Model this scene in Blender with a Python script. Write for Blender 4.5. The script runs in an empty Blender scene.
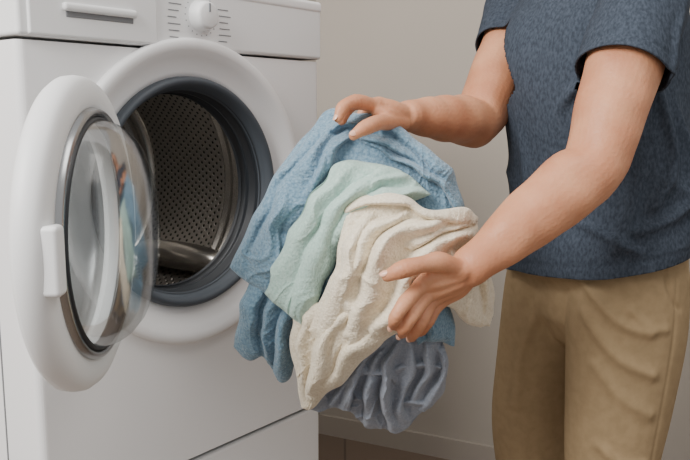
import bpy, bmesh, math, random
import numpy as np
from mathutils import Vector, Matrix
random.seed(3)
scene = bpy.context.scene
EYE = 1.12

# ------------------------------------------------------------------ materials
def lin(c):
    out = []
    for v in c:
        v = v / 255.0
        out.append(v / 12.92 if v <= 0.04045 else ((v + 0.055) / 1.055) ** 2.4)
    return (*out, 1.0)

def mat(name, col, rough=0.5, metal=0.0, col2=None, cscale=20, bump=None, sheen=0.0, sss=0.0, coat=0.0, stretch=None, cdetail=4):
    m = bpy.data.materials.new(name); m.use_nodes = True
    nt = m.node_tree; b = nt.nodes['Principled BSDF']
    b.inputs['Base Color'].default_value = lin(col)
    b.inputs['Roughness'].default_value = rough
    b.inputs['Metallic'].default_value = metal
    if sheen:
        b.inputs['Sheen Weight'].default_value = sheen
        b.inputs['Sheen Roughness'].default_value = 0.5
    if coat: b.inputs['Coat Weight'].default_value = coat
    if rough > .85: b.inputs['Specular IOR Level'].default_value = 0.12
    if sss:
        b.inputs['Subsurface Weight'].default_value = sss
        b.inputs['Subsurface Scale'].default_value = 0.006
        b.inputs['Subsurface Radius'].default_value = (1.0, 0.35, 0.2)
    tc = nt.nodes.new('ShaderNodeTexCoord')
    vec = tc.outputs['Object']
    if stretch:
        mp = nt.nodes.new('ShaderNodeMapping'); mp.inputs['Scale'].default_value = stretch
        nt.links.new(vec, mp.inputs['Vector']); vec = mp.outputs['Vector']
    if col2:
        n = nt.nodes.new('ShaderNodeTexNoise'); n.inputs['Scale'].default_value = cscale
        n.inputs['Detail'].default_value = cdetail
        nt.links.new(vec, n.inputs['Vector'])
        r = nt.nodes.new('ShaderNodeValToRGB')
        r.color_ramp.elements[0].position = 0.35; r.color_ramp.elements[1].position = 0.65
        r.color_ramp.elements[0].color = lin(col); r.color_ramp.elements[1].color = lin(col2)
        nt.links.new(n.outputs['Fac'], r.inputs['Fac'])
        nt.links.new(r.outputs['Color'], b.inputs['Base Color'])
    if bump:
        n = nt.nodes.new('ShaderNodeTexNoise'); n.inputs['Scale'].default_value = bump[0]
        n.inputs['Detail'].default_value = bump[3] if len(bump) > 3 else 3
        nt.links.new(vec, n.inputs['Vector'])
        bp = nt.nodes.new('ShaderNodeBump'); bp.inputs['Distance'].default_value = bump[1]
        bp.inputs['Strength'].default_value = bump[2]
        nt.links.new(n.outputs['Fac'], bp.inputs['Height'])
        nt.links.new(bp.outputs['Normal'], b.inputs['Normal'])
    return m

M_white = mat('white_enamel', (236, 236, 237), 0.42)
M_white2 = mat('white_plastic', (232, 233, 234), 0.45)
M_seam = mat('seam_gray', (120, 122, 125), 0.6)
M_mark = mat('marking_gray', (120, 124, 128), 0.6)
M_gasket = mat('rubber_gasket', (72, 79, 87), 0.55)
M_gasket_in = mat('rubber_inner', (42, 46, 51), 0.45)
M_chrome = mat('chrome_ring', (170, 172, 174), 0.25, 1.0)
M_dark = mat('dark_plastic', (40, 42, 45), 0.4)
M_wall = mat('wall_paint', (173, 165, 155), 0.85, col2=(169, 161, 151), cscale=1.5, bump=(220, 0.0006, 0.3))
M_base = mat('baseboard_paint', (166, 157, 147), 0.6, bump=(60, 0.0004, 0.2))
M_skin = mat('skin', (213, 154, 118), 0.5, col2=(194, 131, 97), cscale=14, sss=0.1, bump=(200, 0.0013, 0.6))
M_nail = mat('nail', (230, 180, 154), 0.28)
M_shirt = mat('heather_jersey', (53, 60, 70), 0.92, col2=(72, 80, 92), cscale=260, bump=(500, 0.0012, 0.5), stretch=(1, 1, 0.5))
M_pants = mat('khaki_twill', (158, 136, 105), 0.88, col2=(149, 128, 98), cscale=60, bump=(700, 0.0008, 0.4))
M_blue = mat('blue_terry', (134, 162, 181), 0.97, col2=(102, 134, 156), cscale=240, bump=(260, 0.0042, 0.7, 3), sheen=0.35)
M_mint = mat('mint_cotton', (186, 212, 202), 0.95, col2=(166, 196, 186), cscale=230, bump=(320, 0.0028, 0.6, 3), sheen=0.25)
M_cream = mat('cream_terry', (244, 233, 212), 0.97, col2=(226, 213, 188), cscale=260, bump=(300, 0.0030, 0.55, 3), sheen=0.3)
M_gray = mat('blue_gray_cotton', (150, 156, 167), 0.98, col2=(136, 143, 155), cscale=300, bump=(380, 0.0022, 0.6, 3), sheen=.2)
M_hair = mat('dark_brown_hair', (52, 36, 26), 0.6, bump=(180, 0.004, 0.8), stretch=(1, 1, 0.3))
M_eye = mat('eye_white', (235, 232, 228), 0.2)
M_iris = mat('iris_brown', (60, 38, 24), 0.2)
M_lip = mat('lip', (178, 108, 96), 0.45)
M_shoe = mat('shoe_leather', (70, 52, 40), 0.5)
M_sole = mat('shoe_sole', (205, 200, 190), 0.7)

M_floor = bpy.data.materials.new('floor_tile'); M_floor.use_nodes = True
nt = M_floor.node_tree; b = nt.nodes['Principled BSDF']; b.inputs['Roughness'].default_value = 0.55
tc = nt.nodes.new('ShaderNodeTexCoord')
br = nt.nodes.new('ShaderNodeTexBrick'); br.offset = 0.0
br.inputs['Color1'].default_value = lin((118, 102, 88)); br.inputs['Color2'].default_value = lin((112, 96, 83))
br.inputs['Mortar'].default_value = lin((88, 76, 66)); br.inputs['Scale'].default_value = 1.0
br.inputs['Mortar Size'].default_value = 0.004; br.inputs['Brick Width'].default_value = 0.45; br.inputs['Row Height'].default_value = 0.45
nt.links.new(tc.outputs['Object'], br.inputs['Vector']); nt.links.new(br.outputs['Color'], b.inputs['Base Color'])

M_glass = bpy.data.materials.new('door_glass'); M_glass.use_nodes = True
nt = M_glass.node_tree; nt.nodes.clear()
o = nt.nodes.new('ShaderNodeOutputMaterial'); mx = nt.nodes.new('ShaderNodeMixShader')
tr = nt.nodes.new('ShaderNodeBsdfTransparent'); tr.inputs['Color'].default_value = (0.78, 0.80, 0.80, 1)
gl = nt.nodes.new('ShaderNodeBsdfGlossy'); gl.inputs['Roughness'].default_value = 0.14; gl.inputs['Color'].default_value = (.8, .8, .8, 1)
lw = nt.nodes.new('ShaderNodeLayerWeight'); lw.inputs['Blend'].default_value = 0.2
mr = nt.nodes.new('ShaderNodeMapRange'); mr.inputs['To Min'].default_value = 0.03; mr.inputs['To Max'].default_value = 0.5
nt.links.new(lw.outputs['Fresnel'], mr.inputs['Value']); nt.links.new(mr.outputs['Result'], mx.inputs['Fac'])
nt.links.new(tr.outputs[0], mx.inputs[1]); nt.links.new(gl.outputs[0], mx.inputs[2]); nt.links.new(mx.outputs[0], o.inputs['Surface'])

M_drum = bpy.data.materials.new('perforated_steel'); M_drum.use_nodes = True
nt = M_drum.node_tree; b = nt.nodes['Principled BSDF']
b.inputs['Metallic'].default_value = 0.9; b.inputs['Roughness'].default_value = 0.33
uv = nt.nodes.new('ShaderNodeUVMap')
def dots(off):
    mp = nt.nodes.new('ShaderNodeMapping'); mp.vector_type = 'POINT'
    mp.inputs['Scale'].default_value = (1/0.015, 1/0.023, 1); mp.inputs['Location'].default_value = (off, off, 0)
    nt.links.new(uv.outputs[0], mp.inputs['Vector'])
    fr = nt.nodes.new('ShaderNodeVectorMath'); fr.operation = 'FRACTION'; nt.links.new(mp.outputs[0], fr.inputs[0])
    sb = nt.nodes.new('ShaderNodeVectorMath'); sb.operation = 'SUBTRACT'; sb.inputs[1].default_value = (0.5, 0.5, 0); nt.links.new(fr.outputs[0], sb.inputs[0])
    ml = nt.nodes.new('ShaderNodeVectorMath'); ml.operation = 'MULTIPLY'; ml.inputs[1].default_value = (1, 1.5, 0); nt.links.new(sb.outputs[0], ml.inputs[0])
    ln = nt.nodes.new('ShaderNodeVectorMath'); ln.operation = 'LENGTH'; nt.links.new(ml.outputs[0], ln.inputs[0])
    return ln.outputs['Value']
mn = nt.nodes.new('ShaderNodeMath'); mn.operation = 'MINIMUM'
nt.links.new(dots(0.0), mn.inputs[0]); nt.links.new(dots(0.5), mn.inputs[1])
rp = nt.nodes.new('ShaderNodeValToRGB')
rp.color_ramp.elements[0].position = 0.17; rp.color_ramp.elements[0].color = (0.006, 0.006, 0.007, 1)
rp.color_ramp.elements[1].position = 0.25; rp.color_ramp.elements[1].color = lin((150, 145, 139))
nt.links.new(mn.outputs[0], rp.inputs['Fac']); nt.links.new(rp.outputs[0], b.inputs['Base Color'])
bp = nt.nodes.new('ShaderNodeBump'); bp.inputs['Distance'].default_value = 0.003; nt.links.new(rp.outputs[0], bp.inputs['Height'])
nt.links.new(bp.outputs[0], b.inputs['Normal'])
M_steel = mat('brushed_steel', (148, 144, 138), 0.26, 0.92)

# ------------------------------------------------------------------ helpers
def obj_from(name, V, F, m, parent=None, smooth=True):
    me = bpy.data.meshes.new(name); me.from_pydata([tuple(v) for v in V], [], [tuple(f) for f in F]); me.update()
    if smooth: me.polygons.foreach_set('use_smooth', [True] * len(me.polygons))
    ob = bpy.data.objects.new(name, me); scene.collection.objects.link(ob)
    me.materials.append(m)
    if parent: ob.parent = parent
    return ob

def empty(name, loc=(0, 0, 0), rotz=0):
    e = bpy.data.objects.new(name, None); e.location = loc; e.rotation_euler = (0, 0, rotz)
    e.empty_display_size = 0.1; scene.collection.objects.link(e); return e

def recalc(ob):
    bm = bmesh.new(); bm.from_mesh(ob.data); bmesh.ops.recalc_face_normals(bm, faces=bm.faces); bm.to_mesh(ob.data); bm.free()

def rbox(name, x0, x1, y0, y1, z0, z1, m, parent=None, bev=0.004, seg=3):
    V = [(x, y, z) for x in (x0, x1) for y in (y0, y1) for z in (z0, z1)]
    F = [(0, 1, 3, 2), (4, 6, 7, 5), (0, 4, 5, 1), (2, 3, 7, 6), (0, 2, 6, 4), (1, 5, 7, 3)]
    ob = obj_from(name, V, F, m, parent, smooth=False); recalc(ob)
    if bev:
        bm = bmesh.new(); bm.from_mesh(ob.data)
        bmesh.ops.bevel(bm, geom=list(bm.edges), offset=bev, segments=seg, profile=0.5, affect='EDGES')
        for f in bm.faces: f.smooth = True
        bm.to_mesh(ob.data); bm.free()
        md = ob.modifiers.new('wn', 'WEIGHTED_NORMAL'); md.keep_sharp = False
    return ob

def lathe(name, prof, cx, cz, m, parent, seg=128, cy=0.0, uv=False):
    V, F = [], []
    arc = [0]
    for i in range(1, len(prof)): arc.append(arc[-1] + math.dist(prof[i], prof[i-1]))
    for (r, y) in prof:
        for k in range(seg):
            a = 2 * math.pi * k / seg
            V.append((cx + r * math.cos(a), cy + y, cz + r * math.sin(a)))
    for i in range(len(prof) - 1):
        for k in range(seg):
            k2 = (k + 1) % seg
            F.append((i*seg + k, i*seg + k2, (i+1)*seg + k2, (i+1)*seg + k))
    ob = obj_from(name, V, F, m, parent)
    if uv:
        L = ob.data.uv_layers.new(name='UVMap'); rr = 0.015*102/(2*math.pi)
        for p in ob.data.polygons:
            ks = [ob.data.loops[l].vertex_index % seg for l in p.loop_indices]
            for l, k in zip(p.loop_indices, ks):
                if max(ks) == seg - 1 and k == 0: k = seg
                L.data[l].uv = (2*math.pi*rr*k/seg, arc[ob.data.loops[l].vertex_index // seg])
    return ob

def catmull(A, n):
    A = np.asarray(A, float)
    if A.ndim == 1: A = A[:, None]
    P = np.vstack([2*A[0]-A[1], A, 2*A[-1]-A[-2]])
    out = []
    for i in range(1, len(P) - 2):
        for k in range(n):
            t = k / n
            out.append(0.5*((2*P[i]) + (-P[i-1]+P[i+1])*t + (2*P[i-1]-5*P[i]+4*P[i+1]-P[i+2])*t*t + (-P[i-1]+3*P[i]-3*P[i+1]+P[i+2])*t**3))
    out.append(P[-2]); return np.array(out)

def tube(V, F, pts, radii, seg=20, n=6, side=(1, 0, 0), caps=True):
    pts = np.asarray(pts, float)
    R = np.array([(r, r) if np.isscalar(r) else r for r in radii], float)
    C = catmull(np.hstack([pts, R]), n)
    P, R = C[:, :3], np.maximum(C[:, 3:], 0.0005)
    T = np.gradient(P, axis=0); T /= np.linalg.norm(T, axis=1)[:, None]
    s = np.array(side, float); s -= T[0]*s.dot(T[0])
    if np.linalg.norm(s) < 1e-4: s = np.array([0, 1., 0.3]); s -= T[0]*s.dot(T[0])
    s /= np.linalg.norm(s)
    fr = []
    for i in range(len(P)):
        s = s - T[i]*s.dot(T[i]); s /= np.linalg.norm(s); fr.append((s.copy(), np.cross(T[i], s)))
    seq = []
    if caps:
        for a in (80, 55, 28):
            a = math.radians(a); seq.append((P[0]-T[0]*R[0].mean()*math.sin(a), R[0]*math.cos(a), fr[0]))
    for i in range(len(P)): seq.append((P[i], R[i], fr[i]))
    if caps:
        for a in (28, 55, 80):
            a = math.radians(a); seq.append((P[-1]+T[-1]*R[-1].mean()*math.sin(a), R[-1]*math.cos(a), fr[-1]))
    b0 = len(V)
    for (p, r, (s1, s2)) in seq:
        for k in range(seg):
            a = 2*math.pi*k/seg
            V.append(p + s1*r[0]*math.cos(a) + s2*r[1]*math.sin(a))
    for i in range(len(seq)-1):
        for k in range(seg):
            k2 = (k+1) % seg
            F.append((b0+i*seg+k, b0+i*seg+k2, b0+(i+1)*seg+k2, b0+(i+1)*seg+k))
    F.append(tuple(b0+k for k in reversed(range(seg))))
    F.append(tuple(b0+(len(seq)-1)*seg+k for k in range(seg)))

def ball(V, F, c, r):
    c = np.array(c, float); r = np.array(r, float)
    nu, nv = 24, 14; b0 = len(V)
    for i in range(nv+1):
        th = math.pi*(0.01+0.98*i/nv)
        for k in range(nu):
            a = 2*math.pi*k/nu
            V.append(c + r*np.array([math.sin(th)*math.cos(a), math.sin(th)*math.sin(a), math.cos(th)]))
    for i in range(nv):
        for k in range(nu):
            k2 = (k+1) % nu
            F.append((b0+i*nu+k, b0+(i+1)*nu+k, b0+(i+1)*nu+k2, b0+i*nu+k2))
    F.append(tuple(b0+k for k in range(nu))); F.append(tuple(b0+nv*nu+k for k in reversed(range(nu))))

def lap(co, ed, iters, lam=0.5):
    deg = np.bincount(ed.ravel(), minlength=len(co)).astype(float)[:, None]; deg[deg == 0] = 1
    for _ in range(iters):
        acc = np.zeros_like(co); np.add.at(acc, ed[:, 0], co[ed[:, 1]]); np.add.at(acc, ed[:, 1], co[ed[:, 0]])
        co = co + lam*(acc/deg - co)
    return co

def remesh(V, F, voxel, iters=4, lam=0.5):
    me = bpy.data.meshes.new('tmp'); me.from_pydata([tuple(v) for v in V], [], F); me.update()
    ob = bpy.data.objects.new('tmp', me); scene.collection.objects.link(ob)
    recalc(ob)
    md = ob.modifiers.new('r', 'REMESH'); md.mode = 'VOXEL'; md.voxel_size = voxel
    dg = bpy.context.evaluated_depsgraph_get(); dg.update()
    m2 = bpy.data.meshes.new_from_object(ob.evaluated_get(dg))
    n = len(m2.vertices); co = np.zeros(n*3); m2.vertices.foreach_get('co', co); co = co.reshape(-1, 3)
    ed = np.zeros(len(m2.edges)*2, int); m2.edges.foreach_get('vertices', ed); ed = ed.reshape(-1, 2)
    faces = [tuple(p.vertices) for p in m2.polygons]
    co = lap(co, ed, iters, lam)
    bpy.data.objects.remove(ob); bpy.data.meshes.remove(me); bpy.data.meshes.remove(m2)
    return co, faces, ed

def normals(co, faces):
    me = bpy.data.meshes.new('n'); me.from_pydata([tuple(v) for v in co], [], faces); me.update()
    N = np.zeros(len(co)*3); me.vertices.foreach_get('normal', N); bpy.data.meshes.remove(me)
    return N.reshape(-1, 3)

class Wave:
    def __init__(s, seed, dim, freq, n=14):
        r = np.random.RandomState(seed); d = r.normal(size=(n, dim)); d /= np.linalg.norm(d, axis=1)[:, None]
        s.k = d*freq*(0.5+r.rand(n, 1)*1.0)*2*math.pi; s.p = r.rand(n)*6.28; s.n = n
    def __call__(s, P): return np.sin(P @ s.k.T + s.p).sum(-1)/math.sqrt(s.n/2)/1.4

def segdist(P, A, B):
    d = B-A; t = np.clip(((P-A) @ d)/max(d @ d, 1e-12), 0, 1)
    return P-(A+t[..., None]*d), t

def groove3(co, N, line, w, h):
    L = catmull(line, 5); best = np.full(len(co), 9.0)
    for i in range(len(L)-1):
        q, _ = segdist(co, L[i], L[i+1]); best = np.minimum(best, np.linalg.norm(q, axis=1))
    return N*(h*np.exp(-(best/w)**2))[:, None]

# ------------------------------------------------------------------ room
AX = math.atan2(.784, .621)
def front_pt(s, t=0, z=0): return Vector((-.418+.621*s-.784*t, 1.092+.784*s+.621*t, z))
corner = front_pt(1.409, .705)
bx = Vector((.621, .784, 0)); rx = Vector((.899, -.438, 0)).normalized()
def wall(name, a, b, h=2.6, th=0.1, out=Vector((0, 0, 0)), m=M_wall):
    V = [a, b, b+out*th, a+out*th]; V = V+[v+Vector((0, 0, h)) for v in V]
    F = [(0, 1, 5, 4), (1, 2, 6, 5), (2, 3, 7, 6), (3, 0, 4, 7), (0, 3, 2, 1), (4, 5, 6, 7)]
    ob = obj_from(name, V, F, m, smooth=False); recalc(ob); return ob
nb = Vector((-.784, .621, 0)); nr = Vector((.438, .899, 0)).normalized()
wall('wall_back', corner-bx*3.2, corner, out=nb)
wall('wall_right', corner, corner+rx*3.4, out=nr)
wall('baseboard_back', corner-bx*3.2-nb*.012, corner-nb*.012, h=.07, th=.012, out=nb, m=M_base)
wall('baseboard_right', corner-nr*.012, corner+rx*3.4-nr*.012, h=.07, th=.012, out=nr, m=M_base)
fl = obj_from('floor', [(-3.2, -2.2, 0), (3.6, -2.2, 0), (3.6, 3.6, 0), (-3.2, 3.6, 0), (-3.2, -2.2, -.05), (3.6, -2.2, -.05), (3.6, 3.6, -.05), (-3.2, 3.6, -.05)],
         [(0, 1, 2, 3), (4, 7, 6, 5), (0, 4, 5, 1), (1, 5, 6, 2), (2, 6, 7, 3), (3, 7, 4, 0)], M_floor, smooth=False)

# ------------------------------------------------------------------ washing machine
W = .634; D = .60; ZS = .515; ZP = 1.221; ZT = 1.324; CX = .307; CZ = .985
wm = empty('washing_machine', (-.4447, 1.081, 0), AX)
rbox('pedestal', 0, W, .003, D, .03, ZS-.005, M_white, wm, .008)
rbox('pedestal_foot_strip', .02, W-.02, .03, D-.02, 0.0, .035, M_dark, wm, .003)
rbox('seam_core', .012, W-.012, .02, D-.01, ZS-.012, ZS+.012, M_seam, wm, 0)
rbox('seam_core_top', .012, W-.012, .45, D-.01, ZP-.012, ZP+.012, M_seam, wm, 0)
V, F = [], []; z0, z1 = ZS+.003, ZP-.0015; e = .012
prof = [(W, D)]; prof += [(W-e+e*math.cos(a), e-e*math.sin(a)) for a in np.linspace(0, math.pi/2, 7)]
prof += [(e-e*math.sin(a), e-e*math.cos(a)) for a in np.linspace(0, math.pi/2, 7)]; prof += [(0, D)]
for (x, y) in prof: V += [(x, y, z0), (x, y, z1)]
for i in range(len(prof)-1):
    if i == 7: continue
    F.append((2*i, 2*i+2, 2*i+3, 2*i+1))
n0 = len(prof)-1; F.append((2*n0, 0, 1, 2*n0+1))
RH = .250
angs = sorted(list(np.linspace(0, 2*math.pi, 128, endpoint=False)) + [math.atan2(zz-CZ, xx-CX) % (2*math.pi) for xx in (e, W-e) for zz in (z0, z1)])
b0 = len(V)
def hit(a):
    c, s = math.cos(a), math.sin(a); t = []
    if c > 1e-9: t.append((W-e-CX)/c)
    if c < -1e-9: t.append((e-CX)/c)
    if s > 1e-9: t.append((z1-CZ)/s)
    if s < -1e-9: t.append((z0-CZ)/s)
    return min(t)
for a in angs:
    t = hit(a); c, s = math.cos(a), math.sin(a); rh = min(RH, t-.0008)
    V += [(CX+rh*c, 0, CZ+rh*s), (CX+t*c, 0, CZ+t*s)]
na = len(angs)
for i in range(na):
    j = (i+1) % na; F.append((b0+2*i, b0+2*i+1, b0+2*j+1, b0+2*j))
cab = obj_from('cabinet', V, F, M_white, wm, smooth=False); recalc(cab)
rbox('side_seam', -.0012, .002, .095, .098, z0+.01, z1-.01, M_seam, wm, 0)
rbox('control_panel', -.001, W+.001, -.006, D, ZP+.0025, ZT, M_white2, wm, .007)
rbox('top_plate', -.002, W+.002, -.008, D+.004, ZT-.012, ZT+.010, M_white, wm, .007)
rbox('detergent_drawer', .014, .232, -.010, .02, ZP+.005, ZT-.014, M_white2, wm, .004)
rbox('drawer_grip', .066, .190, -.017, -.004, 1.262, 1.274, M_white2, wm, .0045)
rbox('drawer_grip_shadow_slot', .071, .185, -.0112, -.004, 1.254, 1.263, M_seam, wm, .001)
Vm, Fm = [], []
def mark(x, z, w, h):
    b0 = len(Vm)
    Vm.extend([(x, -.0066, z), (x+w, -.0066, z), (x+w, -.0066, z+h), (x, -.0066, z+h)]); Fm.append((b0, b0+1, b0+2, b0+3))
KX = .324; KZ = 1.279
for i in range(6):
    mark(KX-.071+.0015*abs(i-2.5), 1.240+i*.0105, .018+.004*((i*7) % 3), .0016)
    mark(KX+.041-.0015*abs(i-2.5), 1.240+i*.0105, .020+.004*((i*5) % 3), .0016)
for k in range(20):
    a = 2*math.pi*k/20; mark(KX+.034*math.cos(a)-.0008, KZ+.032*math.sin(a)-.0008, .0018, .0018)
obj_from('panel_markings', Vm, Fm, M_mark, wm, smooth=False)
lathe('program_knob', [(.0001, -.028), (.018, -.028), (.0215, -.026), (.0230, -.022), (.0240, -.010), (.0265, -.007), (.0265, -.004)], KX, KZ, M_white2, wm, 64)
rbox('knob_pointer', KX-.0015, KX+.0015, -.0295, -.026, KZ+.005, KZ+.019, M_mark, wm, .0005)
lathe('porthole_bezel', [(.257, .001), (.257, -.008), (.2555, -.0115), (.251, -.0135), (.244, -.0135), (.238, -.011), (.228, -.002), (.214, .006), (.204, .009), (.194, .012), (.19, .03)], CX, CZ, M_white, wm, 160)
lathe('door_seal', [(.196, .014), (.195, .003), (.192, -.002), (.187, -.003), (.182, .001), (.179, .010), (.176, .018), (.173, .022)], CX, CZ, M_gasket, wm, 160)
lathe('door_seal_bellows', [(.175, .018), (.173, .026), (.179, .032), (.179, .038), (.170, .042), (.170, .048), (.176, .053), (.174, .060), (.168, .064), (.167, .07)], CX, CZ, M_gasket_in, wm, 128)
lathe('drum_mouth', [(.1675, .062), (.172, .070), (.20, .074), (.236, .080), (.245, .092)], CX, CZ, M_steel, wm, 128)
pr = [(.245, .09)]
for i in range(4):
    y = .105+i*.024; pr += [(.245, y), (.240, y+.005), (.240, y+.010), (.245, y+.015)]
lathe('drum_ribbed_band', pr, CX, CZ, M_steel, wm, 160)
lathe('drum_shell', [(.245, .190), (.245, .24), (.245, .32), (.245, .42)], CX, CZ, M_drum, wm, 160, uv=True)
bk = [(.245, .42), (.236, .43)]
for i in range(7):
    r = .225-i*.028; bk += [(r, .43), (r-.007, .422), (r-.016, .422), (r-.022, .43)]
bk += [(.03, .43), (.0001, .425)]
lathe('drum_back', bk, CX, CZ, M_steel, wm, 128)
for i, a in enumerate((75, 195, 315)):
    a = math.radians(a); V, F = [], []
    c, s = math.cos(a), math.sin(a)
    tube(V, F, [(CX+.238*c, .11, CZ+.238*s), (CX+.227*c, .15, CZ+.227*s), (CX+.222*c, .24, CZ+.222*s), (CX+.227*c, .34, CZ+.227*s), (CX+.238*c, .395, CZ+.238*s)],
         [(.012, .02), (.022, .028), (.026, .030), (.022, .028), (.012, .02)], side=(c, 0, s))
    obj_from('drum_lifter_%d' % (i+1), V, F, M_steel, wm)
dl = bpy.data.lights.new('drum_fill_light', 'POINT'); dl.energy = 1.6; dl.shadow_soft_size = .03; dl.color = (1, .97, .94)  # added fill light to brighten the drum interior, not a fitting of the machine
dlo = bpy.data.objects.new('drum_fill_light', dl); scene.collection.objects.link(dlo); dlo.parent = wm; dlo.location = (CX-.02, .13, CZ+.19)

hx, hy = .143, -.030
door = empty('porthole_door', (hx, hy, CZ-.016), math.radians(-140.5)); door.parent = wm
RD = .197
k = RD/.203
def sc_(p): return [(r*k, y*.9) for r, y in p]
lathe('door_frame', sc_([(.158, .006), (.161, .016), (.166, .0185), (.174, .020), (.186, .019), (.196, .014), (.2015, .006), (.203, -.004), (.202, -.014), (.197, -.021), (.185, -.025), (.170, -.026), (.156, -.022), (.154, -.012), (.156, .0), (.158, .006)]),
      RD, 0, M_white2, door, 160)
lathe('door_inner_ring', sc_([(.163, .017), (.161, .024), (.156, .027), (.152, .024), (.150, .016), (.150, .004), (.157, .0)]), RD, 0, M_chrome, door, 128)
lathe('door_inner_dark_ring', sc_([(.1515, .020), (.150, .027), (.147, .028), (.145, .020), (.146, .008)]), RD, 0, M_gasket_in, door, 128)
lathe('door_glass_bowl', sc_([(.149, .012), (.147, .03), (.142, .046), (.133, .060), (.118, .073), (.096, .082), (.066, .089), (.033, .092), (.0001, .093)]), RD, 0, M_glass, door, 128)
lathe('door_outer_window', sc_([(.157, -.014), (.12, -.019), (.06, -.022), (.0001, -.023)]), RD, 0, M_glass, door, 128)
rbox('door_latch_handle', 2*RD-.034, 2*RD-.009, .008, .030, -.040, .036, M_white2, door, .006)
rbox('door_hinge_bracket', -.012, .030, -.012, .012, -.045, .045, M_white2, door, .005)

# ------------------------------------------------------------------ person
man = empty('man', (0, 0, 0))
Fv = np.array([-.94, -.34, 0]); Sv = np.array([.34, -.94, 0])
shN = (.465, 1.25, 1.295); elN = (.360, 1.13, 1.045); wrN = (.172, 1.055, .909)
shF = (.36, 1.585, 1.335); elF = (.238, 1.41, 1.106); wrF = (.096, 1.225, 1.116)
V, F = [], []
def lerp(a, b, t): return tuple(np.array(a)*(1-t)+np.array(b)*t)
tube(V, F, [shN, lerp(shN, elN, .35), lerp(shN, elN, .7), elN, lerp(elN, wrN, .22), lerp(elN, wrN, .6), lerp(elN, wrN, .88), wrN],
     [.058, .057, .052, .045, (.044, .049), (.036, .041), (.026, .030), (.023, .028)], seg=28, side=(0, 1, 0))
def hand(palm, fingers, thumb):
    for (p, r) in palm: tube(V, F, p, r, seg=18, n=5, side=(0, 1, 0.0))
    for f, r in fingers: tube(V, F, f, r, seg=16, n=5)
    tube(V, F, thumb[0], thumb[1], seg=16, n=5)
# near hand: thumb lies over the cloth, fingers wrap under it and press in
I = [(.103, 1.028, .892), (.0785, .996, .874), (.0650, .992, .855), (.0640, 1.010, .839)]
Mi = [(.110, 1.038, .877), (.0900, 1.006, .857), (.0780, 1.004, .838), (.0765, 1.022, .824)]
Ri = [(.120, 1.052, .865), (.1030, 1.025, .843), (.0925, 1.027, .825), (.0920, 1.046, .813)]
Li = [(.132, 1.066, .857), (.1170, 1.049, .836), (.1080, 1.054, .820), (.1070, 1.072, .810)]
TN = [(.150, 1.040, .911), (.128, 1.022, .923), (.101, 1.002, .9245), (.073, .990, .9190), (.054, .995, .9100)]
hand([([wrN, (.135, 1.038, .900), I[0]], [(.018, .024), (.015, .019), .0110]),
      ([wrN, (.142, 1.044, .890), Mi[0]], [(.017, .024), (.014, .017), .0110]),
      ([wrN, (.147, 1.053, .883), Ri[0]], [(.017, .024), (.014, .016), .0105]),
      ([wrN, (.155, 1.062, .878), Li[0]], [(.017, .022), (.013, .015), .0095]),
      ([(.160, 1.042, .907), (.128, 1.032, .907), (.106, 1.024, .899)], [.015, .013, .010])],
     [(I, [.0106, .0096, .0088, .0074]), (Mi, [.0106, .0096, .0088, .0074]), (Ri, [.0100, .0090, .0082, .0070]), (Li, [.0090, .0079, .0072, .0062])],
     (TN, [.015, .0142, .0120, .0112, .0088]))
tube(V, F, [shF, lerp(shF, elF, .35), lerp(shF, elF, .7), elF, lerp(elF, wrF, .25), lerp(elF, wrF, .6), lerp(elF, wrF, .88), wrF],
     [.056, .054, .050, .045, (.043, .045), (.036, .039), (.027, .030), (.024, .029)], seg=28, side=(0, 0, 1))
FI = [(.044, 1.168, 1.131), (.0140, 1.136, 1.136), (-.0030, 1.118, 1.128), (-.0090, 1.112, 1.112)]
FM = [(.050, 1.185, 1.131), (.0170, 1.164, 1.134), (.0020, 1.150, 1.124), (-.0050, 1.142, 1.109)]
FR = [(.060, 1.204, 1.126), (.0320, 1.202, 1.124), (.0220, 1.197, 1.108), (.0210, 1.192, 1.092)]
FL = [(.071, 1.221, 1.119), (.0490, 1.230, 1.112), (.0410, 1.225, 1.098), (.0400, 1.218, 1.085)]
FT = [(.086, 1.202, 1.106), (.068, 1.168, 1.106), (.048, 1.126, 1.106), (.027, 1.098, 1.099), (.0120, 1.092, 1.089)]
hand([([wrF, (.072, 1.192, 1.125), FI[0]], [(.020, .018), (.018, .015), .0115]),
      ([wrF, (.075, 1.204, 1.124), FM[0]], [(.020, .018), (.018, .015), .0115]),
      ([wrF, (.080, 1.216, 1.120), FR[0]], [(.020, .018), (.017, .014), .0110]),
      ([wrF, (.086, 1.226, 1.115), FL[0]], [(.018, .018), (.015, .013), .0100]),
      ([(.085, 1.205, 1.112), (.062, 1.170, 1.116), (.048, 1.162, 1.122)], [.015, .014, .010])],
     [(FI, [.0105, .0096, .0088, .0073]), (FM, [.0105, .0094, .0086, .0072]), (FR, [.0104, .0090, .0082, .0070]), (FL, [.0092, .0080, .0072, .0062])],
     (FT, [.014, .0136, .0116, .0106, .0084]))
co, fa, ed = remesh(V, F, .0019, 4)
N = normals(co, fa)
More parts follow.
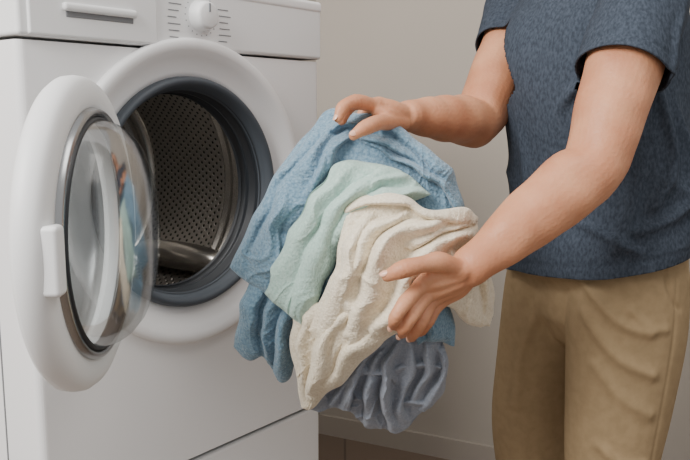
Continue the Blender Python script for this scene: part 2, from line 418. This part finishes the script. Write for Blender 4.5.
def creases(co, N):
    d = np.zeros(len(co))
    for fg in (I, Mi, Ri, Li, FI, FM, FR):
        for j in (1, 2):
            c = np.array(fg[j]); ax = np.array(fg[j+1])-np.array(fg[j-1]); ax /= np.linalg.norm(ax)
            q = co-c; r = np.linalg.norm(q, axis=1); t = q @ ax
            d += (r < .015)*(.0013*np.exp(-(t/.0055)**2)-.0011*sum(np.exp(-((t-o)/.0011)**2) for o in (-.003, 0, .003)))
        c = np.array(fg[0]); d += .0022*np.exp(-(np.linalg.norm(co-c, axis=1)/.0125)**4)
    for tb in (TN, FT):
        c = np.array(tb[3]); ax = np.array(tb[4])-np.array(tb[2]); ax /= np.linalg.norm(ax)
        q = co-c; r = np.linalg.norm(q, axis=1); t = q @ ax
        d += (r < .018)*(.0009*np.exp(-(t/.007)**2)-.0009*sum(np.exp(-((t-o)/.001)**2) for o in (-.003, 0, .003)))
    return co+N*d[:, None]
co = creases(co, N)
for ln, wd, h in [([(.160, 1.030, .895), (.130, 1.020, .892), I[0]], .004, .0015), ([(.160, 1.035, .888), (.135, 1.03, .880), Mi[0]], .004, .0015),
                  ([(.145, 1.030, .902), (.120, 1.016, .908)], .006, -.0018)]:
    co = co+groove3(co, N, ln, wd, h)
w = Wave(5, 3, 14); co = co+N*(w(co)*.0011)[:, None]
obj_from('arms_and_hands', co, fa, M_skin, man)

def nail(name, c, axis, nrm, L=.0058, Wd=.0046):
    a = Vector(axis).normalized(); n = Vector(nrm); n = (n-a*n.dot(a)).normalized(); s = a.cross(n)
    V, F = [], []; nu, nv = 10, 10
    for i in range(nu+1):
        for j in range(nv+1):
            u = i/nu*2-1; v = j/nv*2-1
            uu = u*math.sqrt(1-v*v/2); vv = v*math.sqrt(1-u*u/2)
            V.append(Vector(c)+a*(uu*L)+s*(vv*Wd)+n*(.0008-.0022*vv*vv-.0006*uu*uu))
    for i in range(nu):
        for j in range(nv):
            q = i*(nv+1)+j; F.append((q, q+1, q+nv+2, q+nv+1))
    obj_from(name, V, F, M_nail, man)
def nail_on(name, p3, p4, r, nrm):
    p3 = np.array(p3); p4 = np.array(p4); a = p4-p3; a /= np.linalg.norm(a); n = np.array(nrm, float); n -= a*n.dot(a); n /= np.linalg.norm(n)
    nail(name, p4+a*.0005+n*(r*.92), a, n)
nail_on('thumb_nail', TN[3], TN[4], .0095, (0, -.7, .8))
nail_on('index_nail', I[2], I[3], .0081, (-.6, -1, .1))
nail_on('middle_nail', Mi[2], Mi[3], .0081, (-.6, -1, .1))
nail_on('ring_nail', Ri[2], Ri[3], .0077, (-.6, -1, .1))
nail_on('grip_thumb_nail', FT[3], FT[4], .0090, (0, -.8, .6))
nail_on('grip_index_nail', FI[2], FI[3], .0079, (-.8, -.6, .3))

V, F = [], []
hc = np.array([.355, 1.405, 1.600])
tube(V, F, [(.435, 1.43, 1.33), (.415, 1.425, 1.42), (.385, 1.415, 1.50), (.375, 1.41, 1.56)], [(.07, .085), (.058, .062), (.056, .058), (.055, .058)], side=Fv)
def hp(f, s, z): return hc+Fv*f+Sv*s+np.array([0, 0, z])
tube(V, F, [hp(.005, 0, -.085), hp(.0, 0, -.03), hp(-.012, 0, .03), hp(-.015, 0, .075)], [(.060, .050), (.082, .068), (.092, .075), (.066, .055)], side=Fv, seg=28)
tube(V, F, [hp(.045, 0, -.105), hp(.062, 0, -.075), hp(.070, 0, -.04)], [(.022, .026), (.026, .034), (.020, .034)], side=Fv)
tube(V, F, [hp(.078, 0, .012), hp(.094, 0, -.012), hp(.104, 0, -.028)], [(.010, .008), (.011, .010), (.012, .014)], side=Fv)
for sg in (1, -1):
    tube(V, F, [hp(.0, sg*.075, .018), hp(-.012, sg*.082, .0), hp(-.004, sg*.076, -.030)], [(.012, .006), (.017, .007), (.009, .006)], side=Fv)
    tube(V, F, [hp(.066, sg*.010, .026), hp(.070, sg*.028, .030), hp(.058, sg*.048, .024)], [.009, .009, .008])
tube(V, F, [shN, (.455, 1.34, 1.34), (.43, 1.43, 1.35), (.40, 1.51, 1.355), shF], [.05, .06, .07, .06, .05])
co, fa, ed = remesh(V, F, .004, 3)
obj_from('head_and_neck', co, fa, M_skin, man)
for sg, nm in ((1, 'left'), (-1, 'right')):
    V, F = [], []; ball(V, F, hp(.066, sg*.032, .006), (.012, .012, .011)); obj_from('eye_'+nm, V, F, M_eye, man)
    V, F = [], []; ball(V, F, hp(.0755, sg*.032, .004), (.005, .005, .0055)); obj_from('iris_'+nm, V, F, M_iris, man)
    V, F = [], []; tube(V, F, [hp(.078, sg*.016, .030), hp(.078, sg*.032, .035), hp(.068, sg*.050, .030)], [.0035, .004, .003], seg=8); obj_from('eyebrow_'+nm, V, F, M_hair, man)
V, F = [], []
tube(V, F, [hp(.078, -.024, -.052), hp(.091, 0, -.051), hp(.078, .024, -.052)], [.004, .0065, .004], seg=10); obj_from('lips', V, F, M_lip, man)
V, F = [], []
tube(V, F, [hp(-.050, 0, -.055), hp(-.040, 0, .0), hp(-.022, 0, .05), hp(-.018, 0, .088)], [(.040, .055), (.066, .077), (.092, .083), (.072, .062)], side=Fv, seg=28)
tube(V, F, [hp(.045, -.045, .075), hp(.062, 0, .085), hp(.045, .045, .075)], [.020, .024, .020])
co, fa, ed = remesh(V, F, .005, 2); N = normals(co, fa); co = co+N*(Wave(9, 3, 45)(co)*.0025)[:, None]
obj_from('hair', co, fa, M_hair, man)

# ---- T-shirt
V, F = [], []
tz = [(.70, .470, 1.42, .145, .186), (.80, .470, 1.42, .148, .186), (.90, .468, 1.42, .147, .182), (1.0, .463, 1.42, .148, .178), (1.10, .455, 1.425, .156, .174),
      (1.20, .445, 1.43, .162, .172), (1.28, .440, 1.43, .148, .175), (1.345, .435, 1.43, .105, .155), (1.385, .430, 1.43, .085, .105), (1.415, .424, 1.428, .070, .075)]
tube(V, F, [(x, y, z) for z, x, y, a, b in tz], [(a, b) for z, x, y, a, b in tz], seg=48, side=Fv, caps=False)
axN = np.array(elN)-np.array(shN); axN /= np.linalg.norm(axN); axF = np.array(elF)-np.array(shF); axF /= np.linalg.norm(axF)
hemN = np.array(lerp(shN, elN, .46)); hemF = np.array(lerp(shF, elF, .44))
tube(V, F, [(.452, 1.33, 1.315), shN, lerp(shN, elN, .25), hemN, hemN+axN*.03], [.060, .071, .071, .067, .066], seg=32)
tube(V, F, [(.405, 1.50, 1.335), shF, lerp(shF, elF, .22), hemF, hemF+axF*.03], [.060, .067, .066, .061, .060], seg=32)
co, fa, ed = remesh(V, F, .0042, 5)
N = normals(co, fa)
P = co.copy()
w1, w2, w3 = Wave(21, 3, 3.2), Wave(22, 3, 6.0), Wave(23, 3, 1.6)
ang = np.arctan2((P-[.46, 1.42, 0])@Sv, (P-[.46, 1.42, 0])@Fv)
ph = P[:, 2]*46 + ang*2.8 + w1(P)*2.2
f1 = (1-np.abs(np.sin(ph/2)))**1.5
wz = np.clip((1.10-P[:, 2])/.18, 0, 1)
d = .017*wz*f1*np.clip(w1(P+3)*.7+.5, 0, 1) + .003*w2(P) + .004*w1(P+1.7)
co = co+N*d[:, None]
for ln, wd, h in [([(.395, 1.235, 1.20), (.36, 1.31, 1.12), (.345, 1.36, 1.00)], .009, .015),
                  ([(.42, 1.23, 1.12), (.38, 1.27, 1.05), (.35, 1.33, .93)], .009, .014),
                  ([(.50, 1.22, 1.12), (.47, 1.235, 1.00), (.44, 1.25, .90)], .010, .014),
                  ([(.54, 1.26, 1.18), (.56, 1.28, 1.05), (.56, 1.28, .93)], .010, .015),
                  ([(.50, 1.26, 1.16), (.53, 1.26, 1.05), (.50, 1.24, .97)], .009, .012),
                  ([(.60, 1.30, 1.02), (.54, 1.26, .96), (.47, 1.24, .93)], .009, .012),
                  ([(.34, 1.36, 1.30), (.32, 1.38, 1.15), (.325, 1.38, 1.0)], .012, .010),
                  ([(.36, 1.33, .96), (.41, 1.27, .93), (.47, 1.24, .90)], .008, .011),
                  ([(.42, 1.19, 1.27), (.45, 1.175, 1.22), (.48, 1.17, 1.19)], .008, .009),
                  ([(.42, 1.20, 1.30), (.41, 1.17, 1.24), (.40, 1.15, 1.18)], .008, .007),
                  ([(.50, 1.19, 1.29), (.485, 1.165, 1.22), (.47, 1.15, 1.16)], .009, .007)]:
    co = co+groove3(P, N, ln, wd, h)
HZ = .862; HT = .20
hemz = HZ+HT*(P[:, 0]-.47)
co = co+N*((-.0022*np.exp(-((P[:, 2]-hemz-.020)/.0028)**2)))[:, None]
for h0, ax in ((hemN, axN), (hemF, axF)):
    q = P-h0; t = q@ax; rad = np.linalg.norm(q-t[:, None]*ax, axis=1)
    co = co+N*((-.0022*np.exp(-((t+.020)/.0028)**2))*(rad < .085))[:, None]
sh = obj_from('t_shirt', co, fa, M_shirt, man)
bm = bmesh.new(); bm.from_mesh(sh.data)
def cut(pc, pn, test):
    vs = [v for v in bm.verts if test(v.co)]; s = set(vs)
    es = [e for e in bm.edges if e.verts[0] in s and e.verts[1] in s]; fs = [f for f in bm.faces if all(v in s for v in f.verts)]
    bmesh.ops.bisect_plane(bm, geom=vs+es+fs, plane_co=pc, plane_no=pn, clear_outer=True)
cut(Vector((.47, 1.42, HZ)), Vector((HT, 0, -1)), lambda c: c.z < .98)
for h0, ax in ((hemN, axN), (hemF, axF)):
    h0v, av = Vector(h0), Vector(ax)
    def test(c, h0v=h0v, av=av):
        q = c-h0v; t = q.dot(av); return -.02 < t < .14 and (q-av*t).length < .083
    cut(h0v, av, test)
cut(Vector((.424, 1.428, 1.402)), Vector((-.25, 0, 1)), lambda c: c.z > 1.36)
for f in bm.faces: f.smooth = True
bm.to_mesh(sh.data); bm.free()
sd = sh.modifiers.new('thick', 'SOLIDIFY'); sd.thickness = .0028; sd.offset = -1

# ---- trousers
V, F = [], []
tube(V, F, [(.475, 1.42, .95), (.475, 1.42, .88), (.473, 1.42, .83), (.470, 1.42, .80)], [(.118, .155), (.130, .165), (.133, .166), (.110, .145)], seg=40, side=Fv)
tube(V, F, [(.500, 1.345, .84), (.497, 1.335, .74), (.488, 1.330, .62), (.478, 1.325, .50), (.484, 1.335, .38), (.494, 1.355, .22), (.502, 1.36, .09)],
     [(.108, .090), (.108, .090), (.096, .086), (.084, .080), (.078, .074), (.072, .068), (.070, .066)], seg=36, side=Fv)
tube(V, F, [(.430, 1.495, .84), (.415, 1.51, .74), (.395, 1.515, .62), (.382, 1.52, .50), (.392, 1.53, .38), (.410, 1.535, .22), (.425, 1.54, .09)],
     [(.110, .092), (.104, .088), (.090, .082), (.080, .076), (.075, .071), (.072, .067), (.070, .065)], seg=36, side=Fv)
co, fa, ed = remesh(V, F, .004, 5); N = normals(co, fa); P = co.copy()
def surf(px, pz, y_hint=1.28):
    m = (np.abs(P[:, 0]-px) < .007) & (np.abs(P[:, 2]-pz) < .007)
    return (px, P[m, 1].min() if m.any() else y_hint, pz)
def sl(*xz): return [surf(x, z) for x, z in xz]
w1 = Wave(31, 3, 2.2)
disp = N*(.0028*w1(P+2))[:, None]
for ln, wd, h in [(sl((.40, .84), (.45, .78), (.50, .76)), .009, .008),
                  (sl((.40, .79), (.45, .72), (.51, .69)), .010, .008),
                  (sl((.42, .70), (.46, .65), (.51, .62)), .011, .006),
                  (sl((.47, .80), (.50, .77), (.53, .765)), .008, .005),
                  (sl((.43, .56), (.47, .53), (.51, .53)), .009, .006),
                  (sl((.528, .862), (.533, .838), (.545, .812), (.560, .795)), .0045, -.006),
                  (sl((.552, .85), (.550, .78), (.544, .70), (.536, .62), (.528, .54), (.522, .46), (.522, .38)), .0035, -.004),
                  ([(.37, 1.42, .78), (.345, 1.45, .68), (.335, 1.46, .56)], .012, .008)]:
    disp = disp+groove3(P, N, ln, wd, h)
co = co+disp
obj_from('khaki_trousers', co, fa, M_pants, man)
for i, (x, y) in enumerate(((.502, 1.36), (.425, 1.54))):
    V, F = [], []; c = np.array([x, y, 0])
    tube(V, F, [c-Fv*.07+[0, 0, .055], c-Fv*.0+[0, 0, .060], c+Fv*.09+[0, 0, .045], c+Fv*.17+[0, 0, .035]], [(.035, .040), (.042, .040), (.030, .046), (.020, .036)], side=(0, 0, 1))
    tube(V, F, [c+[0, 0, .06], c+[0, 0, .13]], [.045, .042])
    co, fa, ed = remesh(V, F, .005, 2); co[:, 2] = np.maximum(co[:, 2], .012)
    obj_from('shoe_%d' % (i+1), co, fa, M_shoe, man)
    V, F = [], []
    tube(V, F, [c-Fv*.075+[0, 0, .0125], c+[0, 0, .0125], c+Fv*.10+[0, 0, .0125], c+Fv*.18+[0, 0, .0125]], [(.0125, .040), (.0125, .041), (.0125, .050), (.0125, .036)], side=(0, 0, 1))
    obj_from('shoe_sole_%d' % (i+1), V, F, M_sole, man)

# ------------------------------------------------------------------ laundry (outlines and folds in image pixel coordinates, scaled to metres)
U = .001548
HS = 1.5
def curve(pts, n):
    C = catmull(pts, 16); L = np.concatenate([[0], np.cumsum(np.linalg.norm(np.diff(C, axis=0), axis=1))])
    t = np.linspace(0, L[-1], n); return np.stack([np.interp(t, L, C[:, k]) for k in range(C.shape[1])], 1)

def fold_field(G, folds, seed):
    k = .0016; wn = Wave(seed+9, 2, .012)
    acc = np.ones(G.shape[:-1])
    for (ln, w, h, lee) in folds:
        C = catmull(ln, 7); n = len(C)-1
        w0, w1 = w if isinstance(w, tuple) else (w, w)
        best = np.full(G.shape[:-1], 1e9); sgn = np.zeros(G.shape[:-1]); par = np.zeros(G.shape[:-1])
        for i in range(n):
            q, t = segdist(G, C[i], C[i+1]); dd = np.linalg.norm(q, axis=-1); m = dd < best
            dv = C[i+1]-C[i]; cr = (dv[0]*q[..., 1]-dv[1]*q[..., 0])/np.linalg.norm(dv)
            best = np.where(m, dd, best); sgn = np.where(m, cr, sgn); par = np.where(m, (i+t)/n, par)
        ww = (w0+(w1-w0)*par)*(1+.2*wn(G+17*h))
        if lee:
            s = sgn*lee
            ws = ww*.46; x = np.where(s > 0, np.sqrt(np.clip(1-(best/ws)**2, 0, 1)), np.exp(-(best/ww)**2*1.1))
        else:
            x = np.exp(-(best/ww)**2*1.3)
        env = np.sin(np.clip(par, 0.02, .98)*math.pi)**.4
        hh = h*.001*HS*x*env*(1+.22*wn(G*1.3+h*31))
        acc += np.exp(np.minimum(hh/k, 60))-1
    return k*np.log(acc)

def base_depth(x, y):
    q = ((x-368)/135)**2+((y-262)/165)**2
    return 1.236-.125*np.exp(-.9*q)

def patch(V, F, top, right, bottom, left, layer, sc, folds, seed, th=.010, thb=.008, backbulge=0.0, flow=(0, 1), nu=200, nv=200, roll=9., dfn=None, wr=.004, wfreq=.020, nub=.0004):
    T, B, L, R = curve(top, nu), curve(bottom, nu), curve(left, nv), curve(right, nv)
    s = np.linspace(0, 1, nu)[None, :, None]; t = np.linspace(0, 1, nv)[:, None, None]
    G = (1-t)*T[None]+t*B[None]+(1-s)*L[:, None]+s*R[:, None]-((1-s)*(1-t)*T[0]+s*(1-t)*T[-1]+(1-s)*t*B[0]+s*t*B[-1])
    f = np.array(flow, float); f /= np.linalg.norm(f); pr = np.array([-f[1], f[0]])
    wb, wd, we, wf = Wave(seed+1, 2, .02), Wave(seed+3, 2, .010), Wave(seed+4, 2, .014), Wave(seed+5, 2, .007)
    def bd(C):
        best = np.full(G.shape[:2], 1e9)
        for i in range(0, len(C)-1, 3):
            q, _ = segdist(G, C[i], C[min(i+3, len(C)-1)]); best = np.minimum(best, np.linalg.norm(q, axis=-1))
        return best
    e = np.minimum(np.minimum(bd(T), bd(B)), np.minimum(bd(L), bd(R)))
    e[0, :] = 0; e[-1, :] = 0; e[:, 0] = 0; e[:, -1] = 0
    wo = Wave(seed+8, 2, .022)
    G2 = G+np.stack([wo(G), wo(G+55)], -1)*1.6
    x, y = G2[..., 0], G2[..., 1]
    Gw = G+np.stack([wf(G), wf(G+70)], -1)*3.5+np.stack([wb(G), wb(G+40)], -1)*1.2
    def ani(Gp, fr, sd):
        a = Gp@f; b_ = Gp@pr; Q = np.stack([a*.32, b_], -1)
        return Wave(sd, 2, fr)(Q+np.stack([we(Gp), we(Gp+30)], -1)*8)
    rid = lambda n: np.exp(-(np.abs(n)/.34)**1.7)
    fold = fold_field(Gw, folds, seed)+wr*rid(ani(G, wfreq, seed+6))*np.clip(wd(G)+.5, 0, 1)+wr*.5*rid(ani(G+90, wfreq*1.6, seed+7))*np.clip(wd(G+200)+.3, 0, 1)+.0035*wd(G+9)+.0004*wb(G)
    rl = np.sqrt(np.clip(1-(1-np.clip(e/roll, 0, 1))**2, 0, 1))
    mid = base_depth(x, y)-layer-fold
    if dfn is not None: mid = mid+dfn(x, y)
    rs = np.random.RandomState(seed)
    fr = mid-th*rl-nub*rs.normal(size=x.shape)*np.clip(rl, 0, 1); bkd = mid+thb*rl+backbulge*rl*np.exp(-((x-368)/110)**2-((y-230)/100)**2)
    X = (x-345)*U*sc; Z = EYE-(y-113)*U*1.004*sc
    X = X+nub*.7*rs.normal(size=x.shape)*np.clip(rl, 0, 1)
    b0 = len(V); n = nu*nv
    for a in np.stack([X, fr, Z], -1).reshape(-1, 3): V.append(a)
    inner = np.arange(n).reshape(nv, nu)+b0
    bidx = inner.copy(); BK = np.stack([X, bkd, Z], -1)
    for j in range(1, nv-1):
        for i in range(1, nu-1):
            bidx[j, i] = len(V); V.append(BK[j, i])
    for j in range(nv-1):
        for i in range(nu-1):
            F.append((inner[j, i], inner[j+1, i], inner[j+1, i+1], inner[j, i+1]))
            F.append((bidx[j, i], bidx[j, i+1], bidx[j+1, i+1], bidx[j+1, i]))

V, F = [], []
patch(V, F, [(314, 124), (328, 112), (352, 111), (388, 122), (425, 146), (450, 168), (458, 196)], [(458, 196), (466, 230), (466, 268)],
      [(230, 264), (254, 280), (300, 305), (380, 325), (440, 305), (466, 268)], [(314, 124), (294, 146), (278, 172), (261, 203), (243, 236), (230, 264)],
      0, 1.0, [([(330, 122), (306, 158), (280, 210), (258, 268)], (9, 24), 18, 1), ([(345, 126), (322, 156), (298, 196), (288, 225)], (7, 14), 16, 1),
                ([(310, 128), (288, 165), (262, 214), (244, 250)], (7, 12), 12, 1),
                ([(352, 128), (330, 150), (318, 180), (308, 215)], (6, 14), 18, -1),
                ([(340, 114), (378, 124), (420, 152), (450, 188)], (10, 18), 17, 1), ([(352, 130), (382, 142), (412, 160), (430, 178)], (6, 12), 14, 1),
                ([(362, 136), (398, 160), (440, 186), (460, 200)], (6, 12), 15, 1), ([(350, 116), (384, 130), (410, 140)], (5, 9), 10, -1),
                ([(326, 128), (342, 118), (362, 119)], 7, 17, 0),
                ([(262, 215), (285, 225), (300, 245)], 8, 8, 0),
                ([(236, 252), (256, 266), (285, 282)], 3, 3, 0)], 101, th=.012, backbulge=.09, flow=(-.5, .8), nu=250, nv=240, roll=12,
      dfn=lambda x, y: .022*np.clip((165-y)/45, 0, 1))
patch(V, F, [(256, 262), (285, 270), (325, 285)], [(325, 285), (306, 320), (300, 352)], [(230, 349), (246, 362), (262, 357), (276, 382), (290, 374), (300, 352)],
      [(256, 262), (243, 298), (236, 328), (230, 349)], -.012, 1.01,
      [([(262, 268), (252, 310), (244, 356)], (12, 16), 16, -1), ([(280, 270), (268, 310), (260, 356)], (7, 10), 14, 1), ([(296, 285), (280, 325), (272, 380)], (10, 16), 20, 1)], 111, flow=(-.25, 1), nu=120, nv=150)
patch(V, F, [(405, 290), (425, 285), (443, 285)], [(443, 285), (454, 318), (452, 341)], [(416, 335), (436, 334), (452, 341)], [(405, 290), (410, 318), (416, 335)],
      .005, 1.0, [([(425, 290), (434, 315), (436, 338)], 11, 14, 1)], 121, flow=(.2, 1), nu=90, nv=90)
obj_from('blue_bath_towel', V, F, M_blue)
V, F = [], []
patch(V, F, [(325, 176), (337, 161), (358, 157), (392, 164), (428, 190)], [(428, 190), (390, 202), (358, 210), (340, 238), (324, 278), (307, 320)],
      [(265, 286), (286, 302), (307, 320)], [(325, 176), (306, 202), (288, 234), (275, 262), (265, 286)],
      .024, .975, [([(345, 162), (318, 200), (294, 245), (276, 292)], (10, 22), 17, 1), ([(375, 165), (344, 192), (322, 232), (298, 308)], (10, 16), 18, 1),
                  ([(330, 168), (306, 208), (284, 250), (270, 284)], (6, 9), 11, 1),
                  ([(420, 186), (380, 184), (352, 200), (338, 228)], (7, 12), 16, 1), ([(400, 168), (375, 172), (356, 182)], (6, 8), 10, 1), ([(300, 240), (314, 256), (318, 280)], 7, 7, 0)],
      201, flow=(-.5, .9), wr=.003, nub=.0002)
obj_from('mint_green_towel', V, F, M_mint)
V, F = [], []
patch(V, F, [(318, 368), (360, 340), (400, 318), (432, 322), (442, 338)], [(442, 338), (448, 362), (446, 388), (434, 406), (416, 424)],
      [(299, 410), (318, 417), (335, 407), (350, 414), (368, 432), (385, 437), (401, 442), (416, 424)], [(318, 368), (312, 390), (299, 410)],
      -.004, 1.0, [([(340, 352), (328, 382), (310, 408)], (6, 9), 13, 1), ([(356, 348), (342, 382), (334, 406)], (6, 9), 15, 1), ([(372, 345), (356, 372), (350, 412)], (7, 9), 17, -1),
                   ([(384, 340), (372, 368), (372, 400), (368, 430)], (6, 8), 15, 1),
                   ([(398, 330), (388, 352), (388, 392), (394, 436)], (6, 10), 19, 1), ([(410, 330), (412, 365), (404, 395), (408, 428)], (6, 9), 16, -1), ([(424, 330), (424, 362), (416, 398)], (6, 9), 16, 1), ([(438, 338), (440, 368), (426, 408)], (7, 10), 16, 1),
                   ([(346, 396), (366, 386), (384, 392)], 5, 9, 1), ([(396, 362), (420, 354), (440, 362)], 5, 10, -1), ([(360, 362), (385, 360), (400, 372)], 5, 9, 1), ([(392, 408), (412, 396), (432, 396)], 5, 10, -1)],
      301, flow=(-.1, 1), wr=.005, wfreq=.03, nub=.0003, th=.007)
obj_from('blue_gray_cotton_shirt', V, F, M_gray)
V, F = [], []
patch(V, F, [(344, 208), (350, 196), (385, 187), (430, 203), (466, 206), (486, 220)], [(486, 220), (482, 242), (492, 264), (506, 300), (504, 344)],
      [(300, 328), (345, 352), (400, 330), (440, 300), (474, 330), (504, 344)], [(344, 208), (338, 240), (326, 285), (300, 328)],
      .046, .935, [([(352, 200), (390, 192), (432, 206), (478, 220)], (9, 12), 13, 1), ([(372, 208), (354, 232), (346, 268), (322, 318)], (9, 17), 16, 1),
                   ([(440, 212), (398, 222), (376, 252), (356, 322)], (8, 18), 20, 1), ([(404, 206), (372, 220), (360, 250), (344, 290)], (7, 9), 14, 1),
                   ([(480, 232), (434, 238), (404, 262), (388, 312)], (9, 16), 19, 1), ([(470, 224), (436, 226), (410, 238)], (6, 8), 12, -1),
                   ([(440, 284), (416, 278), (396, 290), (380, 316)], (10, 13), 26, 1), ([(428, 290), (408, 292), (394, 312)], 7, 16, -1),
                   ([(446, 244), (466, 278), (490, 334)], (11, 20), 16, -1), ([(436, 262), (452, 286), (464, 320)], (7, 12), 13, -1), ([(474, 246), (490, 280), (500, 326)], (6, 9), 11, -1),
                   ([(330, 290), (352, 300), (372, 300)], 7, 7, 0)],
      401, th=.013, flow=(-.5, .8), nu=240, nv=230, wr=.004, roll=10, dfn=lambda x, y: .045*np.clip((x-430)/60, 0, 1))
patch(V, F, [(290, 313), (318, 296), (355, 296), (397, 314)], [(397, 314), (372, 345), (343, 382)], [(298, 418), (306, 419), (322, 402), (343, 382)],
      [(290, 313), (290, 345), (294, 382), (298, 418)], .036, .955, [([(388, 312), (352, 342), (318, 398)], (9, 14), 15, 1), ([(350, 300), (322, 340), (306, 404)], (10, 16), 17, 1),
      ([(300, 308), (298, 345), (300, 385)], 8, 9, 1), ([(345, 330), (330, 360), (322, 380)], 6, 9, 0)], 411, flow=(-.4, 1), wr=.003, th=.012)
obj_from('cream_bath_towel', V, F, M_cream)

# ------------------------------------------------------------------ light
w = bpy.data.worlds.new('World'); scene.world = w; w.use_nodes = True
bg = w.node_tree.nodes['Background']; bg.inputs['Color'].default_value = (1.0, .98, .955, 1); bg.inputs['Strength'].default_value = .68
def area(name, loc, tgt, size, power, col=(1, 1, 1)):
    L = bpy.data.lights.new(name, 'AREA'); L.shape = 'RECTANGLE'; L.size = size[0]; L.size_y = size[1]; L.energy = power; L.color = col
    o = bpy.data.objects.new(name, L); scene.collection.objects.link(o); o.location = loc
    o.rotation_euler = (Vector(tgt)-Vector(loc)).to_track_quat('-Z', 'Y').to_euler(); return o
area('window_light', (-1.5, -.4, 2.5), (.2, 1.4, .9), (1.2, 1.2), 110, (1, .975, .945))
area('ceiling_light', (.9, .9, 2.7), (.5, 1.6, .8), (1.0, 1.0), 14, (1, .96, .9))

# ------------------------------------------------------------------ camera
cam = bpy.data.cameras.new('cam'); cam.sensor_width = 36; cam.lens = 780/690*36; cam.clip_start = .05
co_ = bpy.data.objects.new('camera', cam); scene.collection.objects.link(co_)
co_.location = (0, 0, EYE); co_.rotation_euler = (math.radians(90-8.53), 0, 0); scene.camera = co_
